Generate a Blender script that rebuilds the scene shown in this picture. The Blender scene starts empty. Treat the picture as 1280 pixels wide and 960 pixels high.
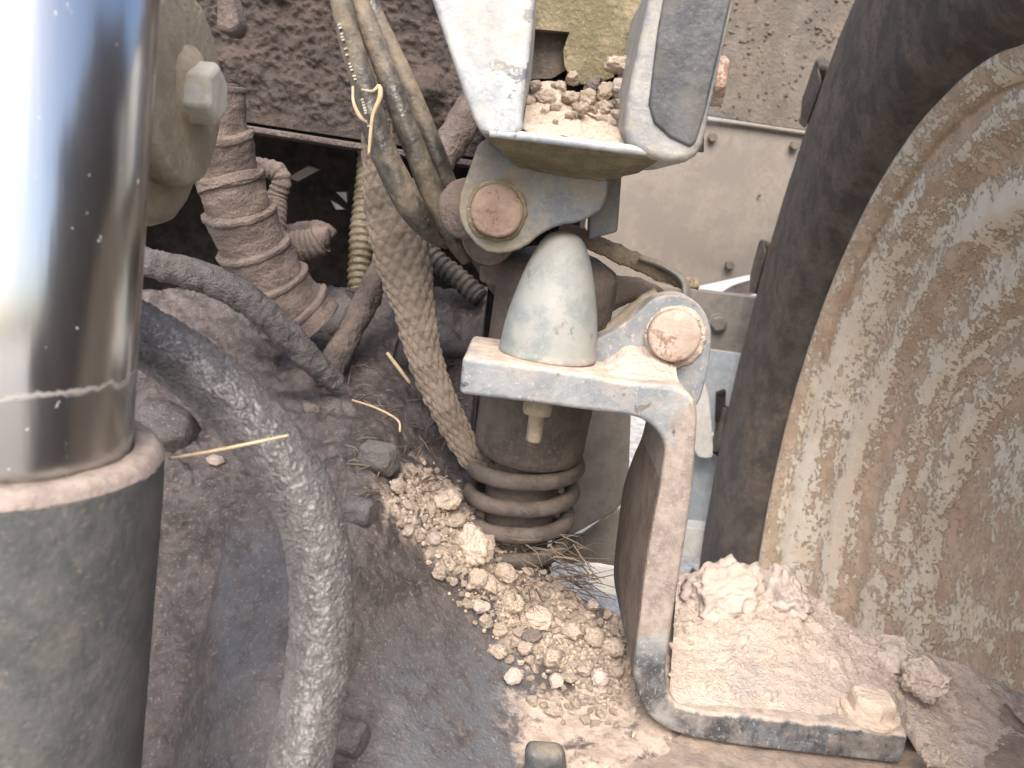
import bpy, bmesh, math, random
import numpy as np
from mathutils import Vector, Matrix, noise
random.seed(7)
scene = bpy.context.scene
COL = scene.collection
R = math.radians

# ------------------------------------------------------------------ camera
F, PIT, ROLL = 1004.0, R(13), R(7)            # focal length in photo pixels, pitch, roll
fwd = Vector((0, math.cos(PIT), -math.sin(PIT)))
r0 = Vector((1, 0, 0)); u0 = r0.cross(fwd)
UP = math.cos(ROLL) * u0 - math.sin(ROLL) * r0
RT = math.cos(ROLL) * r0 + math.sin(ROLL) * u0
cam = bpy.data.cameras.new('camera'); camo = bpy.data.objects.new('camera', cam); COL.objects.link(camo)
m = Matrix((RT, UP, -fwd)).transposed().to_4x4()
camo.matrix_world = m
cam.sensor_width = 36; cam.lens = 36 * F / 1280
cam.clip_start = 0.01; cam.clip_end = 2000
cam.dof.use_dof = True; cam.dof.focus_distance = 0.62; cam.dof.aperture_fstop = 13
scene.camera = camo

# ------------------------------------------------------------------ light
SUN_EL, SUN_AZ = 48, 182            # degrees; azimuth clockwise from +Y
w = bpy.data.worlds.new('World'); scene.world = w; w.use_nodes = True
nt = w.node_tree; bg = nt.nodes['Background']
sky = nt.nodes.new('ShaderNodeTexSky'); sky.sky_type = 'NISHITA'; sky.sun_disc = False
sky.sun_elevation = R(SUN_EL); sky.sun_rotation = R(SUN_AZ); sky.dust_density = 5.0; sky.air_density = 1.0; sky.ozone_density = 0.6
nt.links.new(sky.outputs[0], bg.inputs[0]); bg.inputs[1].default_value = 0.125
sl = bpy.data.lights.new('sun', 'SUN'); sl.energy = 1.5; sl.angle = R(45); sl.color = (1, .95, .90)
so = bpy.data.objects.new('sun', sl); COL.objects.link(so)
sd = Vector((math.sin(R(SUN_AZ)) * math.cos(R(SUN_EL)), math.cos(R(SUN_AZ)) * math.cos(R(SUN_EL)), math.sin(R(SUN_EL))))
so.rotation_euler = sd.to_track_quat('Z', 'Y').to_euler(); so.location = sd * 5
vs = scene.view_settings; vs.view_transform = 'Standard'; vs.look = 'None'; vs.gamma = 1; vs.exposure = 1.36
vs.use_curve_mapping = False
scene.render.engine = 'CYCLES'

# ------------------------------------------------------------------ helpers
def ray(px, py):
    return fwd + RT * ((px - 640) / F) + UP * ((480 - py) / F)
def P(px, py, Y):
    d = ray(px, py); return d * (Y / d.y)
def PZ(px, py, Z):
    d = ray(px, py); return d * (Z / d.z)
def smooth(t): t = max(0, min(1, t)); return t * t * (3 - 2 * t)
def fbm(v, sc, octs=4, seed=0.0):
    return noise.fractal(Vector(v) * sc + Vector((seed, seed * 1.7, -seed)), 0.9, 2.1, octs)

def link(o, parent=None):
    COL.objects.link(o)
    if parent: o.parent = parent
    return o
def rootloc(p):
    v = Vector((0, 0, 0))
    while p: v += p.location; p = p.parent
    return v
def mesh(name, verts, faces, mat, parent=None, sm=True, loc=None, bevel=0, seg=3, attrs=None, sub=0):
    """verts in world space; origin at loc (top-level) or at parent's origin"""
    me = bpy.data.meshes.new(name)
    o = bpy.data.objects.new(name, me); link(o, parent)
    if parent is None and loc is None:
        loc = Vector((sum(v[0] for v in verts) / len(verts), sum(v[1] for v in verts) / len(verts), min(v[2] for v in verts)))
    base = rootloc(parent) if parent else Vector(loc)
    if parent is None: o.location = base
    me.from_pydata([tuple(Vector(v) - base) for v in verts], [], faces)
    if attrs:
        for k, vals in attrs.items():
            a = me.attributes.new(k, 'FLOAT', 'POINT'); a.data.foreach_set('value', vals)
    bm = bmesh.new(); bm.from_mesh(me); bmesh.ops.recalc_face_normals(bm, faces=bm.faces); bm.to_mesh(me); bm.free()
    me.materials.append(mat)
    if sm:
        for p in me.polygons: p.use_smooth = True
    if bevel:
        b = o.modifiers.new('bevel', 'BEVEL'); b.width = bevel; b.segments = seg; b.limit_method = 'ANGLE'; b.angle_limit = R(35)
        b.harden_normals = False
    if sub:
        s = o.modifiers.new('sub', 'SUBSURF'); s.levels = sub; s.render_levels = sub
    if sm and (bevel or not sub):
        wn = o.modifiers.new('wn', 'WEIGHTED_NORMAL') if bevel else None
    return o
def tag(o, label, cat=None, group=None, kind=None):
    o['label'] = label
    if cat: o['category'] = cat
    if group: o['group'] = group
    if kind: o['kind'] = kind
    return o
def thing(name, label, cat, loc, group=None):
    o = bpy.data.objects.new(name, None); o.empty_display_size = .02; link(o); o.location = loc
    return tag(o, label, cat, group)
def wobble(verts, amp, sc, seed=0):
    return [Vector(v) + Vector((fbm(v, sc, 3, seed), fbm(v, sc, 3, seed + 9), fbm(v, sc, 3, seed + 17))) * amp for v in verts]

def prism(outline, back, n_sub=1):
    """outline: world points (front face); back: vector of extrusion"""
    n = len(outline); vs_ = [Vector(p) for p in outline] + [Vector(p) + Vector(back) for p in outline]
    fs = [tuple(range(n)), tuple(range(2 * n - 1, n - 1, -1))] + [(i, (i + 1) % n, n + (i + 1) % n, n + i) for i in range(n)]
    return vs_, fs
def pix(pts, Y): return [P(x, y, Y) for x, y in pts]
def roundpoly(pts, it=2, keep=()):
    for _ in range(it):
        q = []
        n = len(pts)
        for i in range(n):
            a, b = pts[i], pts[(i + 1) % n]
            q.append((a[0] * .75 + b[0] * .25, a[1] * .75 + b[1] * .25)); q.append((a[0] * .25 + b[0] * .75, a[1] * .25 + b[1] * .75))
        pts = q
    return pts
def frame(ax):
    ax = Vector(ax).normalized()
    a = ax.cross(Vector((0, 0, 1)));
    if a.length < .1: a = ax.cross(Vector((0, 1, 0)))
    a.normalize(); return a, ax.cross(a).normalized(), ax
def lathe(prof, c, ax, n=48, closed=False):
    """prof: (h, r) along axis from c"""
    a, b, ax = frame(ax); c = Vector(c); vs_ = []; fs = []
    for h, r in prof:
        for k in range(n):
            t = 2 * math.pi * k / n
            vs_.append(c + ax * h + (a * math.cos(t) + b * math.sin(t)) * max(r, 1e-5))
    m_ = len(prof)
    for i in range(m_ - 1):
        for k in range(n):
            fs.append((i * n + k, i * n + (k + 1) % n, (i + 1) * n + (k + 1) % n, (i + 1) * n + k))
    if not closed:
        fs.append(tuple(range(n))); fs.append(tuple(range((m_ - 1) * n, m_ * n)))
    return vs_, fs
def catmull(pts, per):
    out = []; n = len(pts); A = [np.array(p, float) for p in pts]
    A = [2 * A[0] - A[1]] + A + [2 * A[-1] - A[-2]]
    for i in range(1, n):
        for k in range(per):
            t = k / per; p0, p1, p2, p3 = A[i - 1], A[i], A[i + 1], A[i + 2]
            out.append(.5 * ((2 * p1) + (-p0 + p2) * t + (2 * p0 - 5 * p1 + 4 * p2 - p3) * t * t + (-p0 + 3 * p1 - 3 * p2 + p3) * t ** 3))
    out.append(A[n]); return out
def tube(path, per=10, n=20, fn=None, flat=1.0, flatdir=None, world=False):
    """path: (px,py,Y,rpx) or world (x,y,z,r)"""
    pts = []
    for q in path:
        if world: pts.append(q)
        else:
            p = P(q[0], q[1], q[2]); pts.append((p.x, p.y, p.z, q[3] * q[2] / F))
    S = catmull(pts, per); pos = [Vector(s[:3]) for s in S]; rad = [s[3] for s in S]
    vs_ = []; fs = []; N = len(pos); acc = 0; nrm = None
    for i in range(N):
        t = (pos[min(i + 1, N - 1)] - pos[max(i - 1, 0)]).normalized()
        if nrm is None:
            nrm = flatdir.cross(t).normalized() if flatdir else t.orthogonal().normalized()
        nrm = (nrm - t * nrm.dot(t)).normalized(); bn = t.cross(nrm)
        if i: acc += (pos[i] - pos[i - 1]).length
        for k in range(n):
            th = 2 * math.pi * k / n
            r = rad[i]
            d = nrm * math.cos(th) + bn * math.sin(th) * flat
            p = pos[i] + d * r
            if fn: p = p + (nrm * math.cos(th) * flat + bn * math.sin(th)).normalized() * fn(acc, th, p, r)
            vs_.append(p)
    for i in range(N - 1):
        for k in range(n):
            fs.append((i * n + k, i * n + (k + 1) % n, (i + 1) * n + (k + 1) % n, (i + 1) * n + k))
    fs.append(tuple(range(n))); fs.append(tuple(range((N - 1) * n, N * n)))
    return vs_, fs
class TPS:
    def __init__(s, ctrl, lam=0.0):
        A = np.array(ctrl, float); s.x = A[:, :2] / 500; y = A[:, 2]; n = len(A)
        K = s.k(s.x, s.x) + lam * np.eye(n); Pm = np.c_[np.ones(n), s.x]
        L = np.zeros((n + 3, n + 3)); L[:n, :n] = K; L[:n, n:] = Pm; L[n:, :n] = Pm.T
        s.w = np.linalg.solve(L, np.r_[y, 0, 0, 0])
    def k(s, a, b):
        d = np.linalg.norm(a[:, None] - b[None], axis=2); return np.where(d > 0, d * d * np.log(d + 1e-12), 0)
    def __call__(s, q):
        q = np.atleast_2d(np.array(q, float)) / 500
        return s.k(q, s.x) @ s.w[:-3] + np.c_[np.ones(len(q)), q] @ s.w[-3:]

# ------------------------------------------------------------------ materials
class NB:
    def __init__(s, name):
        s.m = bpy.data.materials.new(name); s.m.use_nodes = True; s.t = s.m.node_tree; s.b = s.t.nodes['Principled BSDF']
        s.co = s.t.nodes.new('ShaderNodeTexCoord').outputs['Object']
    def n(s, t, ins=None, **kw):
        nd = s.t.nodes.new('ShaderNode' + t)
        for k, v in kw.items(): setattr(nd, k, v)
        for k, v in (ins or {}).items():
            if hasattr(v, 'is_linked') or isinstance(v, bpy.types.NodeSocket): s.t.links.new(v, nd.inputs[k])
            else: nd.inputs[k].default_value = v
        return nd
    def noise(s, sc, det=6, ro=.6, dist=0, co=None):
        return s.n('TexNoise', {'Vector': co or s.co, 'Scale': sc, 'Detail': det, 'Roughness': ro, 'Distortion': dist}).outputs[0]
    def rng(s, v, a, b, c=0, d=1, st='SMOOTHSTEP'):
        return s.n('MapRange', {0: v, 1: a, 2: b, 3: c, 4: d}, interpolation_type=st, clamp=True) .outputs[0] if st == 'LINEAR' else \
            s.n('MapRange', {0: v, 1: a, 2: b, 3: c, 4: d}, interpolation_type=st).outputs[0]
    def mt(s, op, a, b=0.0, c=0.0):
        return s.n('Math', {0: a, 1: b, 2: c}, operation=op).outputs[0]
    def mix(s, f, a, b):
        nd = s.n('Mix', data_type='RGBA')
        for i, v in ((0, f), (6, a), (7, b)):
            if isinstance(v, bpy.types.NodeSocket): s.t.links.new(v, nd.inputs[i])
            elif i == 0: nd.inputs[0].default_value = v
            else: nd.inputs[i].default_value = (*v, 1)
        return nd.outputs[2]
    def attr(s, name): return s.n('Attribute', attribute_name=name).outputs['Fac']
    def set(s, k, v):
        if isinstance(v, bpy.types.NodeSocket): s.t.links.new(v, s.b.inputs[k])
        elif isinstance(v, tuple): s.b.inputs[k].default_value = (*v, 1)
        else: s.b.inputs[k].default_value = v
    def bump(s, pairs, strength=1.0):
        nrm = None
        for h, dist in pairs:
            b = s.n('Bump', {'Height': h, 'Distance': dist, 'Strength': strength})
            if nrm: s.t.links.new(nrm, b.inputs['Normal'])
            nrm = b.outputs[0]
        s.t.links.new(nrm, s.b.inputs['Normal'])

DUST = (.47, .36, .26); PALE = (.60, .49, .37)
def dusty(name, c1, c2, dust=DUST, up=.9, patch=.5, ps=18, rough=.5, ns=35, bs=260, bd=.0012, bs2=60, bd2=.002, metal=0, specks=.5, attr=False,
          paint=None, mud2=None, chips=None, spec=.4, drough=.95, upr=(.25, .85)):
    b = NB(name)
    base = b.mix(b.rng(b.noise(ns, 6, .72), .42, .58), c1, c2)
    if chips:
        cf = b.rng(b.noise(chips[1], 7, .7, .4), chips[2], chips[2] + .03); base = b.mix(cf, base, chips[0])
    if paint:
        base = b.mix(b.mt('MULTIPLY', b.attr('paint'), b.rng(b.noise(50, 7, .7), .3, .6)), base, paint)
    if mud2:
        mn = b.noise(45, 6, .72)
        base = b.mix(b.rng(b.mt('ADD', b.attr('mud'), b.rng(mn, .38, .62, -.3, .3)), .3, .7), base, b.mix(b.rng(b.noise(120, 5, .75), .42, .58), mud2, tuple(x * .72 for x in mud2)))
    nz = b.n('SeparateXYZ', {0: b.n('NewGeometry').outputs['Normal']}).outputs[2]
    pn = b.noise(ps, 6, .72, .3)
    upf = b.mt('MULTIPLY', b.rng(b.mt('ADD', nz, b.rng(pn, .36, .64, -.4, .4)), upr[0], upr[1]), up)
    pf = b.mt('MULTIPLY', b.rng(pn, .45, .60), patch)
    f = b.mt('MAXIMUM', upf, pf)
    if specks:
        sp = b.mt('MULTIPLY', b.rng(b.noise(330, 3, .8), .56, .64), specks); f = b.mt('MAXIMUM', f, sp)
    if attr:
        at = b.attr('dust')
        f = b.mt('MAXIMUM', f, b.rng(b.mt('ADD', at, b.rng(pn, .36, .64, -.35, .35)), .25, .75))
    dcol = b.mix(b.rng(b.noise(90, 3, .7), .35, .65), dust, tuple(x * .72 for x in dust))
    b.set('Base Color', b.mix(f, base, dcol))
    b.set('Roughness', b.mt('ADD', b.mt('MULTIPLY', f, drough - rough), b.rng(pn, .3, .7, rough - .1, rough + .12)))
    b.set('Metallic', b.mt('MULTIPLY', b.mt('SUBTRACT', 1.0, f), metal) if metal else 0.0)
    b.set('Specular IOR Level', b.mt('MULTIPLY', b.mt('SUBTRACT', 1.05, f), spec))
    b.bump([(b.noise(bs2, 3, .65), bd2), (b.noise(bs, 4, .65), bd)])
    return b.m

MAT = {}
MAT['steel'] = dusty('painted_steel', (.185, .21, .23), (.25, .27, .28), dust=(.54, .45, .38), up=1.0, patch=.3, ps=30, chips=((.06, .065, .07), 60, .61), rough=.5, bd=.0006, bd2=.0008, attr=True, paint=(.045, .05, .058), mud2=(.30, .255, .23), specks=.6)
MAT['post_mud'] = dusty('muddy_inner_face', (.165, .125, .10), (.235, .185, .15), dust=(.34, .275, .23), up=.8, patch=.3, ps=20, rough=.9, bs=330, bd=.002)
MAT['steel_worn'] = dusty('worn_foot_steel', (.10, .11, .13), (.2, .21, .23), dust=(.58, .45, .34), up=1.0, patch=.95, ps=40, chips=((.03, .033, .04), 70, .55), rough=.55, bd=.0006, bd2=.001)
MAT['mount'] = dusty('pale_mount_paint', (.27, .30, .335), (.43, .445, .455), dust=(.55, .50, .42), up=1.0, patch=.45, ps=30, ns=20, chips=((.15, .165, .19), 40, .59), rough=.42, bd=.0006, bd2=.0008, specks=.5)
MAT['mount_grey'] = dusty('grey_mount_paint', (.215, .225, .235), (.30, .30, .295), dust=(.44, .39, .31), up=1.0, patch=.5, ps=24, rough=.45, bd=.0006, bd2=.0008, specks=.5)
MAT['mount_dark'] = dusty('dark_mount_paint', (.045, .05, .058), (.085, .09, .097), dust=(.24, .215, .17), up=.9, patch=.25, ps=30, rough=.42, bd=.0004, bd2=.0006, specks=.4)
MAT['olive'] = dusty('olive_dust', (.135, .118, .068), (.215, .185, .115), dust=(.34, .285, .195), up=.9, patch=.45, ps=34, rough=.85, bs=330, bd=.002)
MAT['lug'] = dusty('lug_steel', (.105, .12, .135), (.165, .17, .165), dust=(.30, .255, .185), up=.9, patch=.75, ps=22, rough=.55, bd=.0006, bd2=.0008, specks=.6)
MAT['pin'] = dusty('rusty_pin', (.165, .115, .09), (.225, .16, .125), dust=(.32, .25, .20), up=.6, patch=.35, ps=60, chips=((.10, .06, .045), 90, .57), rough=.8, bd=.001, bd2=.0012)
MAT['pin_pale'] = dusty('dusty_pin', (.36, .285, .24), (.45, .365, .31), dust=(.54, .45, .38), up=.5, patch=.45, ps=60, chips=((.24, .15, .11), 70, .55), rough=.88, bd=.001, bd2=.0012)
MAT['bolt'] = dusty('bolt_zinc', (.42, .42, .40), (.5, .48, .43), dust=(.5, .43, .32), up=.5, patch=.6, ps=45, rough=.55, bd=.0003, bd2=.0005)
MAT['bolt_pale'] = dusty('bolt_caked', (.66, .54, .43), (.74, .61, .49), dust=(.80, .67, .55), up=.9, patch=.7, ps=45, rough=.95, bs=330, bd=.002, bd2=.002)
MAT['tan'] = dusty('caked_tan', (.30, .25, .18), (.38, .32, .235), dust=(.44, .375, .285), up=.6, patch=.5, ps=34, rough=.92, bd=.0010, bs=330, bd2=.0010)
MAT['rubber_stop'] = dusty('bump_stop_rubber', (.205, .232, .23), (.285, .30, .288), dust=(.44, .41, .37), up=.5, patch=.28, ps=28, ns=45, rough=.5, bd=.0003, bd2=.0006, specks=.35, spec=.35, attr=True, chips=((.15, .17, .175), 34, .60))
MAT['mud'] = dusty('oily_mud', (.052, .044, .043), (.090, .075, .072), dust=(.50, .41, .345), up=.0, patch=.0, ps=34, rough=.6, ns=40, bs=420, bd=.0009, bs2=140, bd2=.0010, specks=.25, attr=True, paint=(.105, .112, .125), spec=.45)
MAT['mudwall'] = dusty('caked_panel_mud', (.040, .031, .028), (.074, .057, .050), dust=(.13, .10, .085), up=.5, patch=.2, ps=12, rough=.7, ns=30, bs=420, bd=.0025, bs2=160, bd2=.002, specks=.25)
MAT['grit'] = dusty('gritty_hose', (.125, .118, .12), (.20, .19, .193), dust=(.25, .23, .22), up=.3, patch=.3, ps=40, rough=.40, ns=140, bs=520, bd=.003, bs2=1100, bd2=.0015, specks=.35, spec=.7, drough=.6)
MAT['brownhose'] = dusty('brown_hose', (.115, .09, .08), (.165, .132, .116), dust=(.24, .19, .16), up=.5, patch=.3, rough=.8, bs=350, bd=.002, specks=.25)
MAT['pipe'] = dusty('mud_pipe', (.085, .067, .062), (.13, .104, .095), dust=(.22, .18, .15), up=.5, patch=.25, rough=.75, bs=240, bd=.004, specks=.25)
MAT['cable'] = dusty('cable_rubber', (.035, .034, .031), (.075, .068, .056), dust=(.27, .222, .165), up=.75, patch=.75, ps=13, rough=.42, bs=200, bd=.0006, specks=.35, upr=(.0, .8), spec=.6, drough=.8)
MAT['braid'] = dusty('braided_sleeve', (.15, .122, .098), (.21, .172, .138), dust=(.28, .23, .185), up=.5, patch=.3, rough=.85, bs=600, bd=.001)
MAT['strut'] = dusty('strut_body', (.078, .065, .057), (.12, .10, .085), dust=(.25, .20, .16), up=.5, patch=.25, rough=.6, bs=400, bd=.001, specks=.55)
MAT['spring'] = dusty('spring_steel', (.075, .062, .055), (.115, .098, .088), dust=(.22, .175, .14), up=.55, patch=.2, rough=.55, bs=400, bd=.0008, specks=.35)
MAT['greyplate'] = dusty('dull_sheet', (.17, .157, .14), (.225, .205, .183), dust=(.30, .26, .215), up=.3, patch=.4, ps=12, rough=.6, bs=300, bd=.0005, bd2=.0004, specks=.35)
MAT['tank'] = dusty('dusty_panel', (.19, .168, .147), (.235, .21, .183), dust=(.285, .25, .213), up=.5, patch=.6, ps=3, ns=6, rough=.75, bs=200, bd=.0006, bs2=40, bd2=.0004, specks=.4)
MAT['tank_dirt'] = dusty('dirty_panel', (.105, .09, .077), (.15, .13, .111), dust=(.215, .18, .15), up=.5, patch=.5, ps=8, ns=12, rough=.8, bs=120, bd=.004, bs2=40, bd2=.001, specks=.6)
MAT['bluegrey'] = dusty('blue_grey_paint', (.36, .42, .48), (.45, .50, .54), dust=(.55, .48, .40), up=.7, patch=.35, rough=.45, bd=.0003)
MAT['white'] = dusty('white_paint', (.72, .72, .70), (.8, .8, .78), dust=(.62, .54, .46), up=.3, patch=.35, rough=.45, bd=.0003)
MAT['clod'] = dusty('pale_clod', (.54, .44, .35), (.66, .545, .445), dust=(.74, .63, .53), up=.45, patch=.3, rough=.97, ns=80, bs=700, bd=.002, bs2=250, bd2=.004, specks=.4)
MAT['clod_grey'] = dusty('grey_clod', (.46, .395, .365), (.58, .50, .45), dust=(.72, .60, .50), up=.7, patch=.4, rough=.97, ns=60, bs=500, bd=.002, bs2=140, bd2=.002)
MAT['clod_dark'] = dusty('dark_clod', (.13, .11, .105), (.18, .15, .14), dust=(.3, .25, .2), up=.4, patch=.3, rough=.9, bs=380, bd=.002)
MAT['bank'] = dusty('dust_bank', (.55, .455, .385), (.66, .555, .475), dust=(.74, .63, .545), up=.5, patch=.4, ps=24, rough=.97, ns=30, bs=420, bd=.0025, bs2=110, bd2=.003, chips=((.44, .385, .365), 18, .57))
MAT['axle'] = dusty('axle_housing_dust', (.15, .145, .145), (.21, .195, .18), dust=(.40, .32, .26), up=.9, patch=.6, ps=14, rough=.85, bs=300, bd=.001)
MAT['straw'] = dusty('straw', (.42, .32, .20), (.55, .44, .29), dust=(.42, .34, .27), up=.2, patch=.4, rough=.8, bd=.0004, bd2=.0004)
MAT['fibre'] = dusty('dark_fibre', (.10, .08, .065), (.2, .155, .12), dust=(.3, .25, .2), up=.3, patch=.3, rough=.85, bd=.0002, bd2=.0002)
MAT['black'] = dusty('bay_shade_black', (.014, .0125, .012), (.035, .03, .028), dust=(.09, .075, .065), up=.4, patch=.3, rough=.9, specks=.2)  # near-black colour supplies the deep shade of the bay walls
MAT['blackhose'] = dusty('black_corrugated', (.025, .025, .026), (.045, .043, .042), dust=(.2, .165, .13), up=.4, patch=.25, rough=.5, specks=.3)
MAT['amber'] = dusty('amber_corrugated', (.075, .062, .036), (.12, .10, .06), dust=(.2, .165, .12), up=.3, patch=.3, rough=.35, specks=.3, spec=.6)
MAT['tyre'] = dusty('tyre_rubber', (.065, .056, .050), (.105, .090, .079), dust=(.20, .165, .138), up=.25, patch=.7, ps=12, ns=24, rough=.8, bs=180, bd=.002, bs2=25, bd2=.003, specks=.4)
MAT['barrel'] = dusty('cylinder_paint', (.080, .086, .088), (.108, .113, .112), dust=(.23, .195, .155), up=.9, patch=.22, ps=30, rough=.55, bs=250, bd=.0005, bd2=.0006, specks=.55)
MAT['wiper'] = dusty('wiper_dust', (.22, .18, .16), (.29, .245, .22), dust=(.34, .285, .25), up=1, patch=.4, rough=.95, bd=.0008, bd2=.0008)
gb = MAT['grit'].node_tree.nodes['Principled BSDF']; gb.inputs['Coat Weight'].default_value = .5; gb.inputs['Coat Roughness'].default_value = .27      # greasy film
def chrome():
    b = NB('chrome_rod')
    st = b.noise(30, 6, .6, co=b.n('Mapping', {'Vector': b.co, 'Scale': (1, 1, .06)}).outputs[0])
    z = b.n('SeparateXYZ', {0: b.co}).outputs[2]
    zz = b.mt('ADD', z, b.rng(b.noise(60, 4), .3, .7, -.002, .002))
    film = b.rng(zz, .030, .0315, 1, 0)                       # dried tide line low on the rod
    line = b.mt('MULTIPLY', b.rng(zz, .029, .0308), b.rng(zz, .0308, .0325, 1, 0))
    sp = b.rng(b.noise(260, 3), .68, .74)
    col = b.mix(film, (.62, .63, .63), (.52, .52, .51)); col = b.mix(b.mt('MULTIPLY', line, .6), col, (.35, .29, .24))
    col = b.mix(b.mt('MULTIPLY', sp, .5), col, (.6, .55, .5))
    b.set('Base Color', col)
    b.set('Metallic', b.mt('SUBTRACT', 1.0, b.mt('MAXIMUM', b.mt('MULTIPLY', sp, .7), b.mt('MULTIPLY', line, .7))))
    b.set('Roughness', b.mt('ADD', b.rng(st, .3, .7, .12, .22), b.mt('MULTIPLY', film, .08)))
    b.bump([(st, .0003)]); return b.m
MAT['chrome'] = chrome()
def rimpaint():
    b = NB('flaking_rim_paint')
    hh, an = b.attr('hh'), b.attr('ang')
    sv_ = b.n('CombineXYZ', {0: b.mt('MULTIPLY', hh, 1.0), 1: b.mt('MULTIPLY', an, .05), 2: 0.0}).outputs[0]
    streak = b.noise(26, 6, .65, .4, co=sv_)
    fl = b.noise(40, 9, .82, .2); fine = b.noise(160, 5, .8, .3)
    v = b.mt('ADD', b.mt('MULTIPLY', b.mt('SUBTRACT', streak, .5), 1.0), fl)
    v = b.mt('ADD', v, b.mt('MULTIPLY', b.mt('SUBTRACT', fine, .5), .5))
    v = b.mt('ADD', v, b.rng(b.attr('ridge'), 0, 1, -.02, .07))
    f = b.rng(v, .50, .55); soft = b.rng(v, .34, .66)
    brown = b.mix(b.rng(b.noise(26, 7, .75), .42, .58), (.52, .375, .265), (.68, .52, .385))
    brown = b.mix(b.mt('MULTIPLY', b.rng(b.noise(10, 6, .75), .56, .66), .7), brown, (.45, .29, .21))
    brown = b.mix(b.mt('MULTIPLY', soft, .75), brown, (.78, .63, .47))
    cream = b.mix(b.rng(b.noise(24, 7, .75), .42, .58), (.90, .84, .72), (.84, .73, .57))
    cream = b.mix(b.rng(b.noise(5, 5, .7), .5, .7), cream, (.72, .62, .47))
    b.set('Base Color', b.mix(b.mt('MULTIPLY', f, .8), brown, cream)); b.set('Roughness', .85); b.set('Specular IOR Level', .25)
    b.bump([(f, .0011), (b.noise(200, 5, .7), .0010)]); return b.m
MAT['rim'] = rimpaint()
def groundmat():
    b = NB('stubble_ground')
    c = b.mix(b.rng(b.noise(14, 9, .75), .38, .62), (.36, .32, .27), (.62, .60, .57))
    c = b.mix(b.rng(b.noise(60, 6, .7), .55, .62), c, (.8, .8, .8))
    b.set('Base Color', c); b.set('Roughness', .95); b.bump([(b.noise(40, 8, .7), .03)]); return b.m
MAT['ground'] = groundmat()

# ------------------------------------------------------------------ setting: ground
GZ = -1.345
g = mesh('ground', [(-400, -400, GZ), (400, -400, GZ), (400, 800, GZ), (-400, 800, GZ)], [(0, 1, 2, 3)], MAT['ground'], sm=False)
tag(g, 'bright pale stubble ground glimpsed between the machine parts', kind='structure')

# ------------------------------------------------------------------ wheel
WC = Vector((.431, .865, -.387)); WY, WT = -1.715, .03
WN = Vector((math.sin(WY) * math.cos(WT), -math.cos(WY) * math.cos(WT), math.sin(WT))).normalized()
wheel = thing('tractor_wheel', 'large tractor wheel with dark tyre and flaking cream inner rim', 'wheel', (WC.x, WC.y, GZ))
prof = [(.063, .914), (.071, .885), (.076, .84), (.078, .79), (.075, .73), (.066, .67), (.050, .625), (.034, .604), (.018, .595), (.006, .590), (-.02, .585), (-.25, .6), (-.45, .592), (-.5, .67), (-.52, .8), (-.50, .9), (-.44, .925), (-.2, .935), (.02, .93), (.05, .924), (.063, .914)]
pr = catmull([(h, r, 0) for h, r in prof], 4)
tv, tf = lathe([(p[0], p[1]) for p in pr], WC, WN, 300, closed=True)
tyre = mesh('tyre', wobble(tv, .002, 9), tf, MAT['tyre'], wheel)
# tyre lugs
A_, B_, _ = frame(WN)
def wp(h, r, t): return WC + WN * h + (A_ * math.cos(t) + B_ * math.sin(t)) * r
NL = 15
for k in range(NL):
    t0 = 5.52 + 2 * math.pi * k / NL
    vv = []
    for h, dt, rb, rt, w0, w1 in ((.074, 0, .865, .90, .062, .050), (.088, 0, .90, .945, .068, .050), (.070, .008, .91, .97, .068, .045), (-.03, .05, .92, .975, .05, .036), (-.20, .13, .92, .975, .05, .036)):
        for r_, hw in ((rb, w0), (rt, w1)):
            vv += [wp(h, r_, t0 + dt - hw), wp(h, r_, t0 + dt + hw)]
    ff = [(0, 1, 3, 2), (16, 17, 19, 18)]
    for i in range(4):
        a = i * 4; c = a + 4
        ff += [(a, a + 2, c + 2, c), (a + 1, a + 3, c + 3, c + 1), (a + 2, a + 3, c + 3, c + 2), (a, a + 1, c + 1, c)]
    mesh('tread_lug', vv, ff, MAT['tyre'], tyre, bevel=.010, sm=True)
# rim: flange, bead seat, pressed ridges, disc
rp = [(.000, .592), (.003, .590), (.004, .586), (.0035, .582), (.001, .578), (-.004, .573), (-.012, .567), (-.02, .560)]
n_r = 110
ridge_of = []
for i in range(n_r + 1):
    s = i / n_r; h = -.02 - .20 * s ** .9
    wv = math.sin(s * 2 * math.pi * 3.9 - .6)
    r_ = .560 - .25 * s - .004 * wv
    rp.append((h + .0055 * wv, r_))
rp += [(-.225, .29), (-.225, .22), (-.22, .1), (-.22, .001)]
rvv, rff = lathe(rp, WC, WN, 300, closed=True)
rid = []
for i, (h, r_) in enumerate(rp):
    if 8 <= i < 8 + n_r + 1: v_ = .5 + .5 * math.sin((i - 8) / n_r * 2 * math.pi * 3.9 - .6)
    else: v_ = .35
    rid += [v_] * 300
rvv = [v + WN * 0 + (v - WC).normalized() * fbm(v, 7, 3) * .003 for v in rvv]
mesh('rim', rvv, rff, MAT['rim'], wheel, attrs={'ridge': rid, 'hh': [h for h, r_ in rp for _ in range(300)], 'ang': [min(k, 300 - k) * 2 * math.pi / 300 for _ in rp for k in range(300)]})

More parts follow.
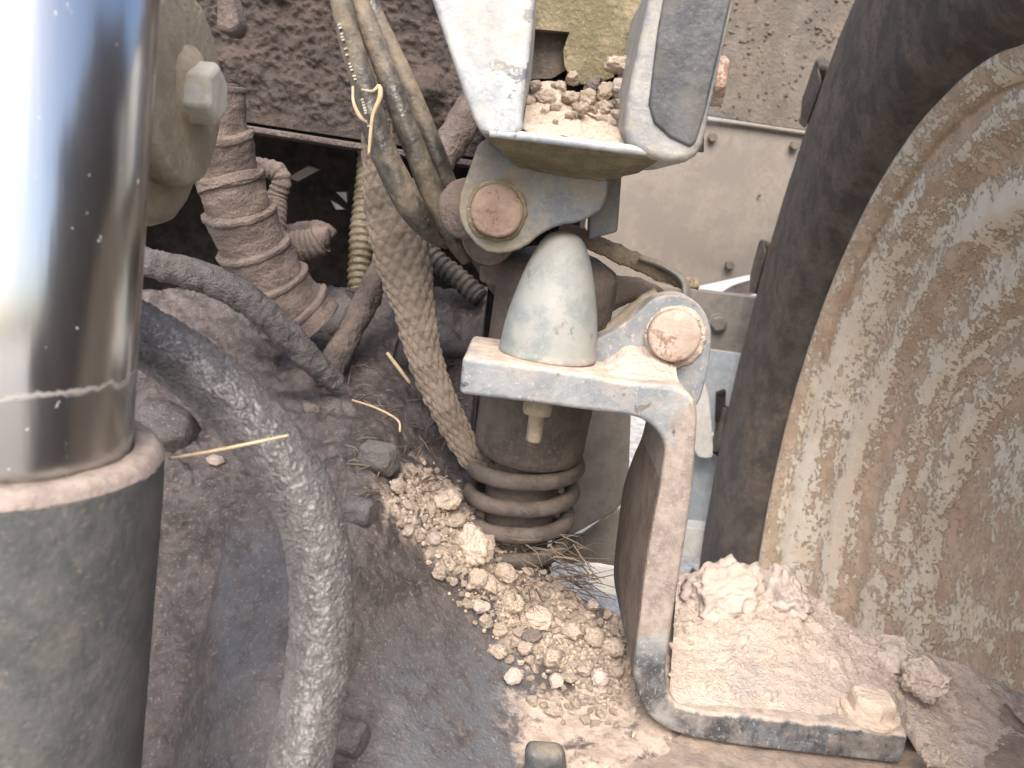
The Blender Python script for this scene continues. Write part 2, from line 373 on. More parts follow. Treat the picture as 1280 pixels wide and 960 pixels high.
# ------------------------------------------------------------------ far panels behind the mount
tank = thing('fender_panel', 'dusty grey brown sheet metal panel with bolts between mount and wheel', 'panel', P(900, 340, 1.95))
def sheet(name, outline, Y, mat, parent=None, th=.012, bevel=.002, Yb=None, nx=1):
    v, f = prism(pix(outline, Y), (0, th, 0)); return mesh(name, v, f, mat, parent, bevel=bevel)
sheet('lower_sheet', [(560, 95), (885, 148), (1005, 166), (1120, 180), (1090, 310), (872, 358), (560, 372)], 1.95, MAT['tank'], tank)
sheet('upper_sheet', [(560, -260), (1300, -260), (1250, 210), (1005, 163), (885, 145), (560, 98)], 1.942, MAT['tank_dirt'], tank, th=.006)
def hexbolt(name, c, ax, r, h, mat, parent, washer=True, dome=.15, rot=0.3):
    a, b_, ax = frame(ax); c = Vector(c); vs_ = []; fs = []
    lev = [(0, 1.0), (h * .82, 1.0), (h, .86)]
    for hh, k in lev:
        for i in range(6):
            t = i * math.pi / 3 + rot; vs_.append(c + ax * hh + (a * math.cos(t) + b_ * math.sin(t)) * r * k)
    for l in range(2):
        for i in range(6): fs.append((l * 6 + i, l * 6 + (i + 1) % 6, l * 6 + 6 + (i + 1) % 6, l * 6 + 6 + i))
    fs += [tuple(range(6)), tuple(range(12, 18))]
    o = mesh(name, vs_, fs, mat, parent, bevel=r * (.24 if name == 'bolt_boss' else .12))
    if washer:
        wv_, wf = lathe([(-.002, r * 1.25), (h * .14, r * 1.25), (h * .16, r * 1.2)], c, ax, 28); mesh('washer', wv_, wf, mat, o, bevel=r * .03)
    return o
for (x, y) in ((890, 172), (992, 182), (911, 331)):
    hexbolt('bolt', P(x, y, 1.945), (0, -1, 0), .0115, .014, MAT['tank_dirt'], tank, washer=False)
lipv, lipf = tube([(880, 149, 1.94, 2.2), (930, 155, 1.94, 2.5), (1005, 166, 1.94, 2.5), (1060, 173, 1.94, 2.5)], 6, 10)
mesh('seam_bead', lipv, lipf, MAT['tank'], tank)
cr = random.Random(3)
cv = []; cf = []
def addblob(cv, cf, c, r, rnd, sub=1):
    bm = bmesh.new(); bmesh.ops.create_icosphere(bm, subdivisions=sub, radius=1)
    sc = Vector((r * rnd.uniform(.7, 1.3), r * rnd.uniform(.6, 1.1), r * rnd.uniform(.6, 1.1))); of = len(cv); s = rnd.random() * 50
    rot = Matrix.Rotation(rnd.uniform(0, 6.28), 3, Vector((rnd.random(), rnd.random(), rnd.random() + .1)).normalized())
    for v in bm.verts:
        p = v.co * (1 + .45 * fbm(v.co, 1.3, 2, s)); cv.append(Vector(c) + rot @ Vector((p.x * sc.x, p.y * sc.y, p.z * sc.z)))
    for f in bm.faces: cf.append(tuple(of + v.index for v in f.verts))
    bm.free()
for k in range(520):
    x = cr.uniform(890, 1060); y = cr.uniform(-5, 150) if cr.random() < .97 else cr.uniform(150, 345)
    if cr.random() > .35 + .65 * max(0, fbm((x * .02, y * .02, 0), 1)): continue
    addblob(cv, cf, P(x, y, 1.942), cr.choice([.0018, .0022, .003, .0045, .006]), cr)
tag(mesh('mud_crumbs', cv, cf, MAT['tank_dirt'], sm=False), 'small mud crumbs stuck to the dusty sheet panel', kind='stuff')

beam = thing('steel_crossmember', 'dull grey steel crossmember with one bolt below the sheet panel', 'beam', P(895, 440, 1.88))
sheet('web', [(700, 338), (852, 361), (945, 372), (1010, 380), (1010, 462), (925, 445), (858, 432), (700, 410)], 1.88, MAT['greyplate'], beam, th=.06)
hexbolt('bolt', P(897, 404, 1.878), (0, -1, 0), .0185, .018, MAT['greyplate'], beam)
pv, pf = tube([(905, 374, 2.2, 9), (922, 364, 2.2, 9), (950, 357, 2.2, 9), (1000, 352, 2.2, 9)], 6, 16)
pb = mesh('pink_pipe', pv, pf, dusty('pink_dust', (.62, .45, .40), (.7, .55, .48), rough=.8)); pb.name = 'hose_pipe'
tag(pb, 'short pinkish pipe end seen through the gap under the sheet panel', 'pipe')
step = thing('pale_step_bracket', 'pale blue grey bracket pieces between the post and the tyre', 'bracket', P(880, 700, 1.8))
sheet('upper_plate', [(880, 436), (990, 452), (960, 560), (890, 540), (872, 500)], 1.8, MAT['bluegrey'], step, th=.02)
sheet('slotted_arm', roundpoly([(866, 470), (884, 474), (893, 566), (888, 574), (868, 570), (858, 520)], 1), 1.76, MAT['white'], step, th=.02)
sheet('lower_plate', [(845, 560), (905, 568), (905, 660), (845, 655)], 1.82, MAT['bluegrey'], step, th=.02)
sheet('white_block', roundpoly([(835, 656), (905, 664), (905, 702), (835, 694)], 1), 1.75, MAT['white'], step, th=.05)
sheet('dark_catch', [(897, 492), (908, 488), (906, 525), (896, 530)], 1.755, MAT['black'], step, th=.02)

# plates and box behind the spring
pl = thing('grey_guard_plate', 'dull grey guard plate hanging behind the coil spring', 'plate', P(750, 700, .74))
sheet('plate', [(690, 470), (790, 490), (785, 622), (768, 640), (718, 668), (690, 690)], .74, MAT['greyplate'], pl, th=.006)
p2 = sheet('lower_guard_plate', [(770, 637), (800, 640), (790, 712), (745, 704), (700, 705), (700, 672), (728, 668)], .80, MAT['greyplate'], None, th=.006)
tag(p2, 'small grey plate below the hanging guard plate', 'plate')
wb = sheet('white_box', roundpoly([(727, 700), (800, 712), (800, 752), (736, 742)], 1), 1.5, MAT['white'], None, th=.15, bevel=.01)
tag(wb, 'white box shaped frame end standing beyond the spring', 'frame')

# ------------------------------------------------------------------ mud covered panel + dark bay behind it (upper part)
wall = thing('mud_covered_panel', 'dark panel thickly caked with brown mud behind the cables', 'panel', P(430, 180, .95))
def grid(x0, x1, nx, y0, y1, ny, fn):
    v = []; 
    for j in range(ny + 1):
        for i in range(nx + 1): v.append(fn(i / nx, j / ny))
    f = [(j * (nx + 1) + i, j * (nx + 1) + i + 1, (j + 1) * (nx + 1) + i + 1, (j + 1) * (nx + 1) + i) for j in range(ny) for i in range(nx)]
    return v, f
def crust(p, sc, seed=0):
    a = noise.turbulence(Vector(p) * sc + Vector((seed, 0, 0)), 4, True); return a
def wallpt(u, v):
    xt = 120 + u * 640; yt = -120 + v * (268 + (u * 640 - 160) * .155)
    p = P(xt, yt, .95)
    e = min(1, (1 - v) * 12)
    d = (fbm(p, 60, 4) * .0035 + max(0, fbm(p, 170, 3, 4)) * .006 + max(0, fbm(p, 18, 3, 8)) * .012) * e
    lump = math.exp(-(((xt - 535) / 26) ** 2 + ((yt - 118) / 22) ** 2)) * .030 + math.exp(-(((xt - 515) / 22) ** 2 + ((yt - 150) / 30) ** 2)) * .018
    return p + Vector((0, -d - lump, 0))
v, f = grid(0, 1, 300, 0, 1, 150, wallpt)
mesh('caked_mud', v, f, MAT['mudwall'], wall)
v, f = prism(pix([(120, 128), (280, 152), (470, 182), (760, 226), (760, 234), (470, 190), (280, 160), (120, 136)], .945), (0, .10, 0))
mesh('bottom_lip', v, f, MAT['pipe'], wall, bevel=.002)
v, f = prism(pix([(120, -300), (760, -300), (760, 224), (120, 126)], .965), (0, .01, 0))
mesh('backing_sheet', v, f, MAT['mudwall'], wall)

# dark engine bay: a five sided box
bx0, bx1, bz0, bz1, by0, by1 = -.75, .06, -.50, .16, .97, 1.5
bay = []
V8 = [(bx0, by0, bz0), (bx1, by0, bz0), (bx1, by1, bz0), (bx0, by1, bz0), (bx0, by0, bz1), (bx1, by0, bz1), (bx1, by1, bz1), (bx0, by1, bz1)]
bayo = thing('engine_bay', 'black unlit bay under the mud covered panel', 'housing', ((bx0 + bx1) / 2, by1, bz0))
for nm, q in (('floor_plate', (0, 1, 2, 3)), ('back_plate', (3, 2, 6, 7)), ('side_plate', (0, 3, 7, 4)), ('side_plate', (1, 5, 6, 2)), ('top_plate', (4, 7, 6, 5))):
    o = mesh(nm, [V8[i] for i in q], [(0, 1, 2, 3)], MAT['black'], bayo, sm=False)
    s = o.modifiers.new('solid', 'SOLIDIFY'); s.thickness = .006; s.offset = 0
# pale scraps glinting in the bay
for nm, q, Y, lb in (('bent_tab', [(360, 222), (385, 207), (400, 212), (372, 227)], 1.1, 'thin dull metal tab deep in the dark bay'),
                 ('bright_clip', [(413, 250), (424, 256), (432, 262), (420, 262)], 1.15, 'small bright metal clip deep in the dark bay'),
                 ('bright_bracket', [(420, 240), (434, 240), (434, 254)], 1.16, 'tiny bright triangular bracket deep in the dark bay')):
    o = sheet(nm, q, Y, MAT['bluegrey'] if 'bright' in nm else MAT['greyplate'], None, th=.01, bevel=.0008); tag(o, lb, 'bracket')

# ------------------------------------------------------------------ transmission housing (lumpy casting)
ctrl = [(150, 380, .84), (300, 380, .85), (450, 380, .86), (600, 380, .80), (150, 450, .76), (300, 450, .76), (420, 450, .76), (500, 450, .78), (600, 450, .74),
        (200, 540, .60), (300, 540, .62), (400, 540, .63), (470, 545, .63), (530, 560, .68), (590, 560, .70),
        (220, 620, .56), (300, 620, .56), (400, 620, .555), (470, 620, .56), (520, 620, .60), (600, 640, .64),
        (215, 720, .53), (260, 720, .53), (300, 720, .515), (400, 720, .50), (500, 720, .53), (600, 720, .58), (680, 740, .60),
        (205, 850, .495), (235, 850, .49), (280, 850, .455), (400, 850, .45), (500, 850, .47), (620, 850, .53), (720, 830, .56), (800, 830, .57),
        (200, 960, .47), (230, 960, .45), (280, 960, .42), (400, 960, .41), (520, 960, .42), (640, 960, .46), (760, 900, .512), (830, 940, .488), (760, 960, .462), (850, 1000, .47),
        (400, 1040, .37), (700, 1040, .44), (150, 1040, .42), (120, 720, .55)]
Yc = TPS(ctrl)
edge = [(360, 610), (500, 592), (560, 585), (620, 596), (680, 640), (720, 688), (755, 740), (778, 800), (830, 822), (900, 850), (1050, 870)]
ex = lambda y: float(np.interp(y, [e[0] for e in edge], [e[1] for e in edge]))
strip = [(515, 612), (555, 640), (590, 690), (640, 745), (700, 790), (760, 830), (800, 850)]
def strip_d(x, y):
    best = 1e9
    for (ax, ay), (bx, by) in zip(strip, strip[1:]):
        t = max(0, min(1, ((x - ax) * (bx - ax) + (y - ay) * (by - ay)) / ((bx - ax) ** 2 + (by - ay) ** 2)))
        best = min(best, math.hypot(x - ax - t * (bx - ax), y - ay - t * (by - ay)))
    return best
NX, NY = 210, 230
qs = []
for j in range(NY + 1):
    y = 360 + (1040 - 360) * j / NY
    for i in range(NX + 1): qs.append((130 + (ex(y) - 130) * i / NX, y))
YY = Yc(qs)
hv = []; hd = []; hp = []
nd = Vector((0, -.6, .8))
for (x, y), Y in zip(qs, YY):
    p = P(x, y, Y)
    rough = .72 - .62 * smooth((y - 640) / 160) * smooth((x - 420) / 60)
    rough *= 1 - .8 * smooth((x - 255 - (720 - y) * .2) / 20) * smooth((y - 660) / 60) * smooth((400 - x) / 30)
    d = fbm(p, 38, 4) * .006 * rough + fbm(p, 130, 3, 5) * .0022 * rough + max(0, fbm(p, 22, 3, 11)) * .010 * rough * smooth((760 - y) / 150)
    # crack ridges
    d -= max(0, .12 - abs(fbm(p, 26, 3, 21))) * .03 * rough
    # step edge down the left valley
    d -= .010 * smooth((275 - (y - 720) * .22 - x) / 10) * smooth((y - 640) / 60)
    hv.append(p + nd * d)
    sd_ = strip_d(x, y)
    du = max(0, 1 - sd_ / 62) * .78 + .36 * smooth((y - 830) / 60) * smooth((x - 635) / 50) + .3 * smooth((x - 600) / 60) * smooth((y - 700) / 60)
    hd.append(du)
    hp.append(smooth((x - 420) / 110) * smooth((y - 720) / 170) * smooth((690 - x) / 60) * 1.2 + .55 * smooth((y - 640) / 50) * smooth((x - 260) / 25) * smooth((400 - x) / 20))
hf = [(j * (NX + 1) + i, j * (NX + 1) + i + 1, (j + 1) * (NX + 1) + i + 1, (j + 1) * (NX + 1) + i) for j in range(NY) for i in range(NX)]
# skirt down from the right and far edges
def skirt(idx, off):
    base = len(hv)
    for i in idx: hv.append(hv[i] + Vector(off)); hd.append(0); hp.append(0)
    for k in range(len(idx) - 1): hf.append((idx[k], idx[k + 1], base + k + 1, base + k))
skirt([j * (NX + 1) + NX for j in range(NY + 1)], (.0, .06, -.35))
skirt(list(range(NX + 1)), (0, .1, -.3))
house = thing('transmission_housing', 'dark brown lumpy transmission housing coated in oily mud', 'housing', P(420, 700, .52) + Vector((0, 0, -.2)))
mesh('casting', hv, hf, MAT['mud'], house, attrs={'dust': hd, 'paint': hp})
def on_house(x, y, lift=0):
    p = P(x, y, float(Yc([(x, y)])[0])); return p + nd * lift
def boss(name, x, y, ax, r, h, seed, mat='mud', flats=0):
    c = on_house(x, y, -.006); pf_ = [(0, r * 1.25), (h * .25, r * 1.08), (h * .6, r), (h * .85, r * .96), (h, r * .78), (h * 1.03, r * .3)]
    v_, f_ = lathe(pf_, c, ax, 30); v_ = wobble(v_, r * .16, 60, seed); return mesh(name, v_, f_, MAT[mat], house, attrs={'dust': [0.0] * len(v_), 'paint': [.25] * len(v_)})
MAT['bolt_mud'] = dusty('muddy_bolt', (.085, .078, .08), (.14, .13, .13), dust=(.2, .17, .155), up=.3, patch=.2, rough=.55, bs=300, bd=.003, spec=.5)
hexbolt('bolt_boss', on_house(455, 568, -.002), (.93, -.36, .08), .0145, .028, MAT['bolt_mud'], house, rot=.2, washer=False)
hexbolt('bolt_boss', on_house(434, 634, -.002), (.93, -.36, .05), .0120, .022, MAT['bolt_mud'], house, rot=.5, washer=False)
hexbolt('bolt_boss', on_house(424, 918, .004), (.93, -.36, .05), .0115, .018, MAT['bolt_mud'], house, rot=.1, washer=False)
boss('cast_lug', 205, 540, (.1, -.5, .8), .022, .022, 4)
boss('cast_lug', 415, 395, (0, -.8, .6), .030, .022, 6)
boss('cast_lug', 540, 440, (0, -.8, .6), .03, .03, 7)
# raised square pad at the bottom near the bracket foot
v, f = prism(pix([(656, 940), (706, 944), (712, 1000), (655, 1000)], .452), (0, .016, 0))
mesh('square_pad', v, f, MAT['mount_dark'], house, bevel=.006)

# ------------------------------------------------------------------ axle housing under bracket foot
zf = P(987, 940, .5).z
ax_ = thing('axle_housing', 'dust covered flat topped axle housing under the bracket foot', 'axle', (.25, .6, zf - .3))
v, f = grid(0, 1, 60, 0, 1, 30, lambda u, v_: Vector((.085 + u * .355, .40 + v_ * .235, zf - .003)) + Vector((0, 0, fbm((u * 3, v_ * 3, 0), 4) * .003)))
n0 = len(v)
b4 = [(.085, .40), (.44, .40), (.44, .635), (.085, .635)]
cn = [0, 60, 30 * 61 + 60, 30 * 61]
for x, y in b4: v.append(Vector((x, y, zf - .3)))
per = [list(range(61)), [60 + 61 * j for j in range(31)], [30 * 61 + 60 - i for i in range(61)], [61 * (30 - j) for j in range(31)]]
for k in range(4):
    f.append(tuple(per[k]) + (n0 + (k + 1) % 4, n0 + k))
mesh('casing', v, f, MAT['axle'], ax_)

# ------------------------------------------------------------------ hydraulic cylinder
c0 = P(0, 551, .30); c1 = P(14, -60, .30); axd = (c1 - c0).normalized()
hc = thing('hydraulic_cylinder', 'chrome hydraulic cylinder rod rising from a dark dusty barrel', 'cylinder', c0)
rr = .0478
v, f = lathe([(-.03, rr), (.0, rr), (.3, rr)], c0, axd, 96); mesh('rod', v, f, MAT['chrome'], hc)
br = .0605
v, f = lathe([(-.001, rr + .0004), (.0012, rr + .001), (.001, br - .004), (-.001, br - .0012), (-.004, br)], c0, axd, 96, closed=True)
mesh('wiper_ring', wobble(v, .0006, 120), f, MAT['wiper'], hc)
v, f = lathe([(-.0035, br), (-.02, br + .0005), (-.24, br - .001)], c0, axd, 96, closed=True)
mesh('barrel', v, f, MAT['barrel'], hc)

# ------------------------------------------------------------------ tan caked flange with bolt
fn_ = Vector((.99, .02, .03)).normalized(); fc = P(219, 112, .43)
fl = thing('pivot_flange', 'tan mud caked round pivot flange with a hex bolt', 'flange', fc + Vector((0, 0, -.07)))
a_, b_, _ = frame(fn_)
v, f = lathe([(-.05, .060), (-.03, .064), (-.012, .066), (-.005, .064), (-.003, .058), (-.003, .03)], fc - fn_ * .004, fn_, 72)
v = [p + Vector((0, 0, -.004)) + (p - fc).normalized() * fbm(p, 45, 3) * .0018 for p in v]
mesh('outer_plate', wobble(v, .0006, 150), f, MAT['tan'], fl)
v, f = lathe([(-.01, .048), (.004, .0478), (.0062, .0470), (.0072, .045), (.0075, .03), (.0075, .001)], fc, fn_, 72)
mesh('raised_disc', wobble(v, .0005, 110, 3), f, MAT['tan'], fl)
bo = hexbolt('hex_bolt', fc + fn_ * .0070 + Vector((0, 0, -.0005)), fn_, .0160, .0160, MAT['bolt'], fl, washer=False, rot=.5)
v, f = lathe([(0, .021), (.004, .0195), (.008, .015), (.010, .008)], fc + fn_ * .004 + Vector((0, .002, .003)), fn_, 30)
mesh('mud_cap', wobble(v, .002, 70, 8), f, MAT['tan'], fl)
ft = sheet('cloth_scrap', [(270, -30), (288, -10), (299, 30), (290, 44), (268, 38)], .50, MAT['brownhose'], None, th=.02, bevel=.004)
ft.name = 'ribbed_boot_end'; tag(ft, 'brown ribbed boot end behind the tan flange', 'boot')

# ------------------------------------------------------------------ hoses, pipes
def gritfn(a, sc, seed):
    return lambda s, th, p, r: fbm(p, sc, 4, seed) * a + max(0, fbm(p, sc * 3.2, 3, seed + 3)) * a * .8
v, f = tube([(90, 375, .40, 38), (165, 412, .40, 39), (235, 455, .405, 40), (300, 512, .405, 41), (355, 580, .40, 42), (390, 655, .395, 42), (402, 740, .385, 43), (398, 830, .37, 44), (380, 930, .35, 46), (362, 1020, .335, 47)], 46, 150, lambda s_, th, p, r: fbm(p, 150, 3, 1) * .0008 + max(-.2, fbm(p, 520, 2, 4)) * .0009)
tag(mesh('thick_hose', v, f, MAT['grit']), 'thick grey hose with gritty crusted skin bending over the housing', 'hose')
v, f = tube([(150, 318, .62, 17), (190, 330, .62, 18), (250, 345, .63, 19), (310, 375, .64, 19), (355, 415, .65, 18), (395, 455, .66, 16), (420, 480, .67, 14)], 24, 32, gritfn(.002, 90, 4))
tag(mesh('thin_hose', v, f, dusty('dark_gritty_hose', (.06, .055, .055), (.11, .10, .10), dust=(.19, .17, .16), up=.3, patch=.25, rough=.45, ns=90, bs=420, bd=.003, specks=.3, spec=.7)), 'thinner muddy grey hose running behind the thick gritty hose', 'hose')
v, f = tube([(640, 60, .90, 19), (590, 135, .88, 19), (545, 210, .85, 18), (510, 270, .82, 17), (480, 330, .79, 16), (448, 395, .76, 16), (412, 462, .71, 17), (405, 474, .70, 17)], 16, 26, gritfn(.0022, 80, 7))
tag(mesh('muddy_pipe', v, f, MAT['pipe']), 'straight brown muddy pipe slanting down behind the braided sleeve', 'pipe')
def ribs(pitch, amp, duty=1.0, seed=0, gr=.0008):
    def fn(s, th, p, r):
        w_ = .5 + .5 * math.sin(2 * math.pi * s / pitch); return amp * (w_ ** duty) + fbm(p, 100, 3, seed) * gr
    return fn
bh = thing('ribbed_hose', 'wide brown mud coated hose wrapped in ribs with a clamp band', 'hose', P(400, 400, .74))
def wrapfn(s, th, p, r):
    ph = (s / .034 + .12 * math.sin(th)) % 1.0
    return .0045 * (1 - ph) ** .8 + (.0012 if ph < .15 else 0) + fbm(p, 70, 3, 2) * .0014
v, f = tube([(262, 110, .70, 33), (272, 165, .70, 34), (285, 215, .71, 35), (303, 275, .72, 38), (325, 325, .73, 40), (350, 370, .74, 43), (385, 410, .75, 46)], 40, 40, wrapfn)
mesh('hose_body', v, f, MAT['brownhose'], bh)
v, f = tube([(286, 222, .71, 40), (290, 234, .71, 41)], 6, 40); mesh('clamp_band', wobble(v, .0008, 80), f, MAT['brownhose'], bh, bevel=.001)
v, f = tube([(290, 200, .80, 10), (320, 208, .80, 10.5), (345, 214, .80, 11), (352, 226, .80, 11), (346, 248, .80, 12), (342, 275, .79, 15), (338, 305, .78, 16)], 30, 20, ribs(.0062, .0011))
tag(mesh('bent_conduit', v, f, MAT['brownhose']), 'thin brown ribbed conduit bending sharply in the dark bay', 'conduit')
v, f = tube([(330, 322, .80, 20), (365, 312, .80, 21), (392, 305, .80, 19), (404, 298, .80, 16), (412, 298, .80, 8)], 26, 24, ribs(.0055, .001))
tag(mesh('short_conduit', v, f, MAT['brownhose']), 'stubby brown ribbed conduit end with torn tip beside wide hose', 'conduit')
v, f = tube([(325, 300, .83, 12), (370, 292, .83, 13), (400, 290, .82, 14), (414, 300, .82, 13)], 14, 20, gritfn(.0015, 90, 5))
tag(mesh('stub_pipe', v, f, MAT['pipe']), 'smooth muddy pipe stub above the stubby ribbed conduit', 'pipe')
v, f = tube([(462, 190, .98, 12), (457, 240, .96, 12), (452, 290, .94, 13), (449, 350, .92, 13), (449, 400, .90, 13)], 50, 20, ribs(.0085, .0022))
tag(mesh('amber_conduit', v, f, MAT['amber']), 'amber ribbed conduit hanging upright in the dark bay', 'conduit')
v, f = tube([(500, 280, .82, 12), (545, 325, .81, 12), (575, 350, .80, 12), (600, 372, .79, 12)], 50, 20, ribs(.0075, .0018))
tag(mesh('black_conduit', v, f, MAT['blackhose']), 'black ribbed conduit slanting behind the braided sleeve', 'conduit')
v, f = tube([(530, 470, .745, 12), (548, 440, .735, 12), (580, 437, .725, 12), (620, 440, .72, 12)], 14, 18, gritfn(.001, 90, 5))
tag(mesh('looped_pipe', v, f, MAT['blackhose']), 'small dark pipe looping out behind the strut', 'pipe')

# cables
for i, (path, lb) in enumerate((
    ([(418, -40, .60, 13), (430, 20, .60, 15), (452, 100, .60, 17), (480, 190, .60, 19), (512, 255, .605, 20), (540, 292, .62, 14), (560, 303, .63, 10)], 'black cable with faint white print along its side'),
    ([(436, -40, .615, 11), (455, 20, .612, 14), (486, 100, .61, 15), (516, 180, .61, 16), (540, 240, .615, 17), (563, 290, .62, 15), (585, 325, .63, 11)], 'dusty cable running in the middle of the three cables'),
    ([(452, -40, .63, 9), (470, 20, .628, 12), (507, 100, .625, 13), (540, 180, .625, 14), (563, 240, .63, 14), (590, 305, .635, 12), (615, 350, .64, 11), (640, 382, .65, 10)], 'dusty cable passing closest to the pale mount and reaching the strut'))):
    v, f = tube([(a, b, c, d * .86) for a, b, c, d in path], 16, 24, gritfn(.0005, 60, i)); cb = mesh('cable', v, f, MAT['cable']); tag(cb, lb, 'cable', 'cables hanging in front of the mud panel')
    if i == 0: cab0 = cb
# faint print on first cable
S = catmull([(424, 30, 0), (436, 75, 0), (452, 120, 0), (462, 160, 0)], 12)
MAT['print'] = dusty('white_print', (.30, .30, .27), (.40, .40, .36), up=.2, patch=.4, rough=.6)
pr_ = random.Random(5); k = 0
for i in range(len(S) - 1):
    if pr_.random() < .22 or 18 < i < 24: continue
    x, y = S[i][0], S[i][1]
    q = [(x - 2.2, y), (x + 2.2 * pr_.uniform(.4, 1), y - .8), (x + 2.4 * pr_.uniform(.4, 1), y + 1.6), (x - 1.6, y + 2.3)]
    v, f = prism(pix(q, .5905), (0, .004, 0)); mesh('printed_mark', v, f, MAT['print'], cab0, sm=False)

# braided sleeve
def braidfn(s, th, p, r):
    a = s / .0140; t = th / (2 * math.pi) * 11
    u = (a + t) % 1; w_ = (a - t) % 1
    chk = (int(math.floor(a + t)) + int(math.floor(a - t))) % 2
    e = min(u, 1 - u, w_, 1 - w_)
    return .0024 * min(1, e * 3.0) ** .7 + (.0008 if chk else 0) + fbm(p, 60, 3) * .0012
v, f = tube([(470, 150, .70, 14), (476, 200, .70, 20), (488, 255, .69, 29), (503, 320, .68, 32), (518, 385, .67, 24), (530, 440, .66, 20), (548, 490, .65, 17.5), (572, 540, .64, 16), (596, 575, .635, 15), (625, 592, .64, 15)], 44, 84, braidfn, flat=.30, flatdir=Vector((0, -1, 0)))
tag(mesh('braided_sleeve', v, f, MAT['braid']), 'flat brown braided sleeve curving down to the coil spring', 'sleeve')

# ------------------------------------------------------------------ suspension strut
sc0 = P(676, 470, .625); SR = .0455
axs = Vector((.03, -.16, 1)).normalized()
strut = thing('suspension_strut', 'dark brown cab suspension strut with a coil spring below its cup', 'strut', P(675, 745, .625))
zt = (P(665, 345, .625) - sc0).z; zb = (P(690, 592, .58) - sc0).z
v, f = lathe([(zt + .02, .004), (zt + .02, .03), (zt + .012, .044), (zt, SR), (zb + .008, SR), (zb + .002, SR - .001), (zb, SR - .004), (zb + .01, SR - .008)], sc0, axs, 64, closed=True)
mesh('cup', wobble(v, .0006, 60), f, MAT['strut'], strut)
zl = (P(690, 752, .625) - sc0).z
v, f = lathe([(zb + .03, .026), (zb - .03, .026), (zb - .035, .030), (zl + .02, .030), (zl + .01, .028), (zl - .01, .026)], sc0, axs, 48)
mesh('damper_body', wobble(v, .001, 60), f, MAT['strut'], strut)
pts = []
turns = 4.2; hz0 = zb - .001; pitch = .0245
for i in range(int(turns * 28) + 1):
    t = i / 28; th = -2 * math.pi * t + 2.4
    p = sc0 + axs * (hz0 - pitch * t) + Vector((math.cos(th), math.sin(th), 0)) * (SR - .003); pts.append((p.x, p.y, p.z, .0066))
v, f = tube(pts, 2, 16, gritfn(.0006, 120, 3), world=True); mesh('coil_spring', v, f, MAT['spring'], strut)
v, f = lathe([(zl + .022, .030), (zl + .018, .038), (zl + .006, .038), (zl - .004, .030)], sc0, axs, 48)
mesh('spring_seat', wobble(v, .003, 50), f, MAT['strut'], strut)
v, f = prism(pix([(600, 336), (648, 322), (652, 340), (640, 362), (600, 356)], .61), (0, .02, 0)); mesh('top_clip', wobble(v, .003, 50), f, MAT['brownhose'], strut, bevel=.003)

# ------------------------------------------------------------------ lower bracket
br_ = thing('cab_bracket', 'blue grey bent steel bracket bolted to the axle under the bump stop', 'bracket', P(987, 939, .5))
ST = [((574, 493), (578, 446), .085), ((662, 504), (662, 457), .085), ((737, 514), (737, 469), .085), ((785, 520), (796, 479), .085), ((808, 528), (826, 481), .086), ((824, 543), (853, 487), .088),
      ((831, 563), (871, 508), .092), ((826, 600), (870, 560), .10), ((818, 640), (864, 630), .12), ((808, 700), (853, 700), .145), ((799, 770), (842, 770), .15), ((793, 825), (834, 825), .15), ((794, 855), (833, 850), .15), ((802, 882), (837, 869), .15), ((820, 904), (848, 882), .15), ((850, 919), (872, 889), .15), ((900, 930), (905, 893), .15), ((987, 941), (987, 901), .15), ((1060, 949), (1062, 910), .15), ((1128, 957), (1137, 919), .15)]
lo = catmull([(*a, d) for a, b, d in ST], 5); hi = catmull([(*b, d) for a, b, d in ST], 5)
v = []; f = []
for a, b in zip(lo, hi):
    p, q = P(a[0], a[1], .5), P(b[0], b[1], .5); D = Vector((0, a[2], 0))
    v += [p, q, q + D, p + D]
N = len(lo)
for i in range(N - 1):
    for k in range(4): f.append((i * 4 + k, i * 4 + (k + 1) % 4, i * 4 + 4 + (k + 1) % 4, i * 4 + 4 + k))
f += [(0, 1, 2, 3), (4 * N - 4, 4 * N - 3, 4 * N - 2, 4 * N - 1)]
dus = []; pai = []; mu_ = []
for i in range(N):
    st_ = i / 5
    dv = .02; mv = smooth((st_ - 4) / 3) * (1 - smooth((st_ - 9.8) / 1.2))
    pv_ = smooth((st_ - 10.4) / .8) * .95
    dus += [dv] * 4; pai += [pv_] * 4; mu_ += [mv * .95] * 4
strip_o = mesh('bent_plate', v, f, MAT['steel'], br_, bevel=.0035, seg=4, attrs={'dust': dus, 'paint': pai, 'mud': mu_})
me = strip_o.data; me.materials.append(MAT['post_mud'])
for p in me.polygons:
    if 7 * 5 <= min(p.vertices) // 4 < 11 * 5 and p.normal.x < -.6: p.material_index = 1
lugpts = [(735, 428), (775, 410), (800, 388), (818, 372), (846, 366), (870, 375), (886, 397), (891, 425), (886, 462), (872, 515), (840, 515), (735, 475)]
v, f = prism(pix(roundpoly(lugpts, 2), .552), (0, .022, 0)); mesh('pin_lug', v, f, MAT['steel'], br_, bevel=.002, attrs={'dust': [.15] * len(v), 'paint': [0.0] * len(v)})
pc = P(844, 421, .537)
v, f = lathe([(-.03, .0178), (.0, .0178), (.002, .0172), (.0028, .015), (.003, .001)], pc + Vector((0, .003, 0)), (-.05, -1, .02), 40)
ppn = mesh('pivot_pin', wobble(v, .0004, 100), f, MAT['pin_pale'], br_)
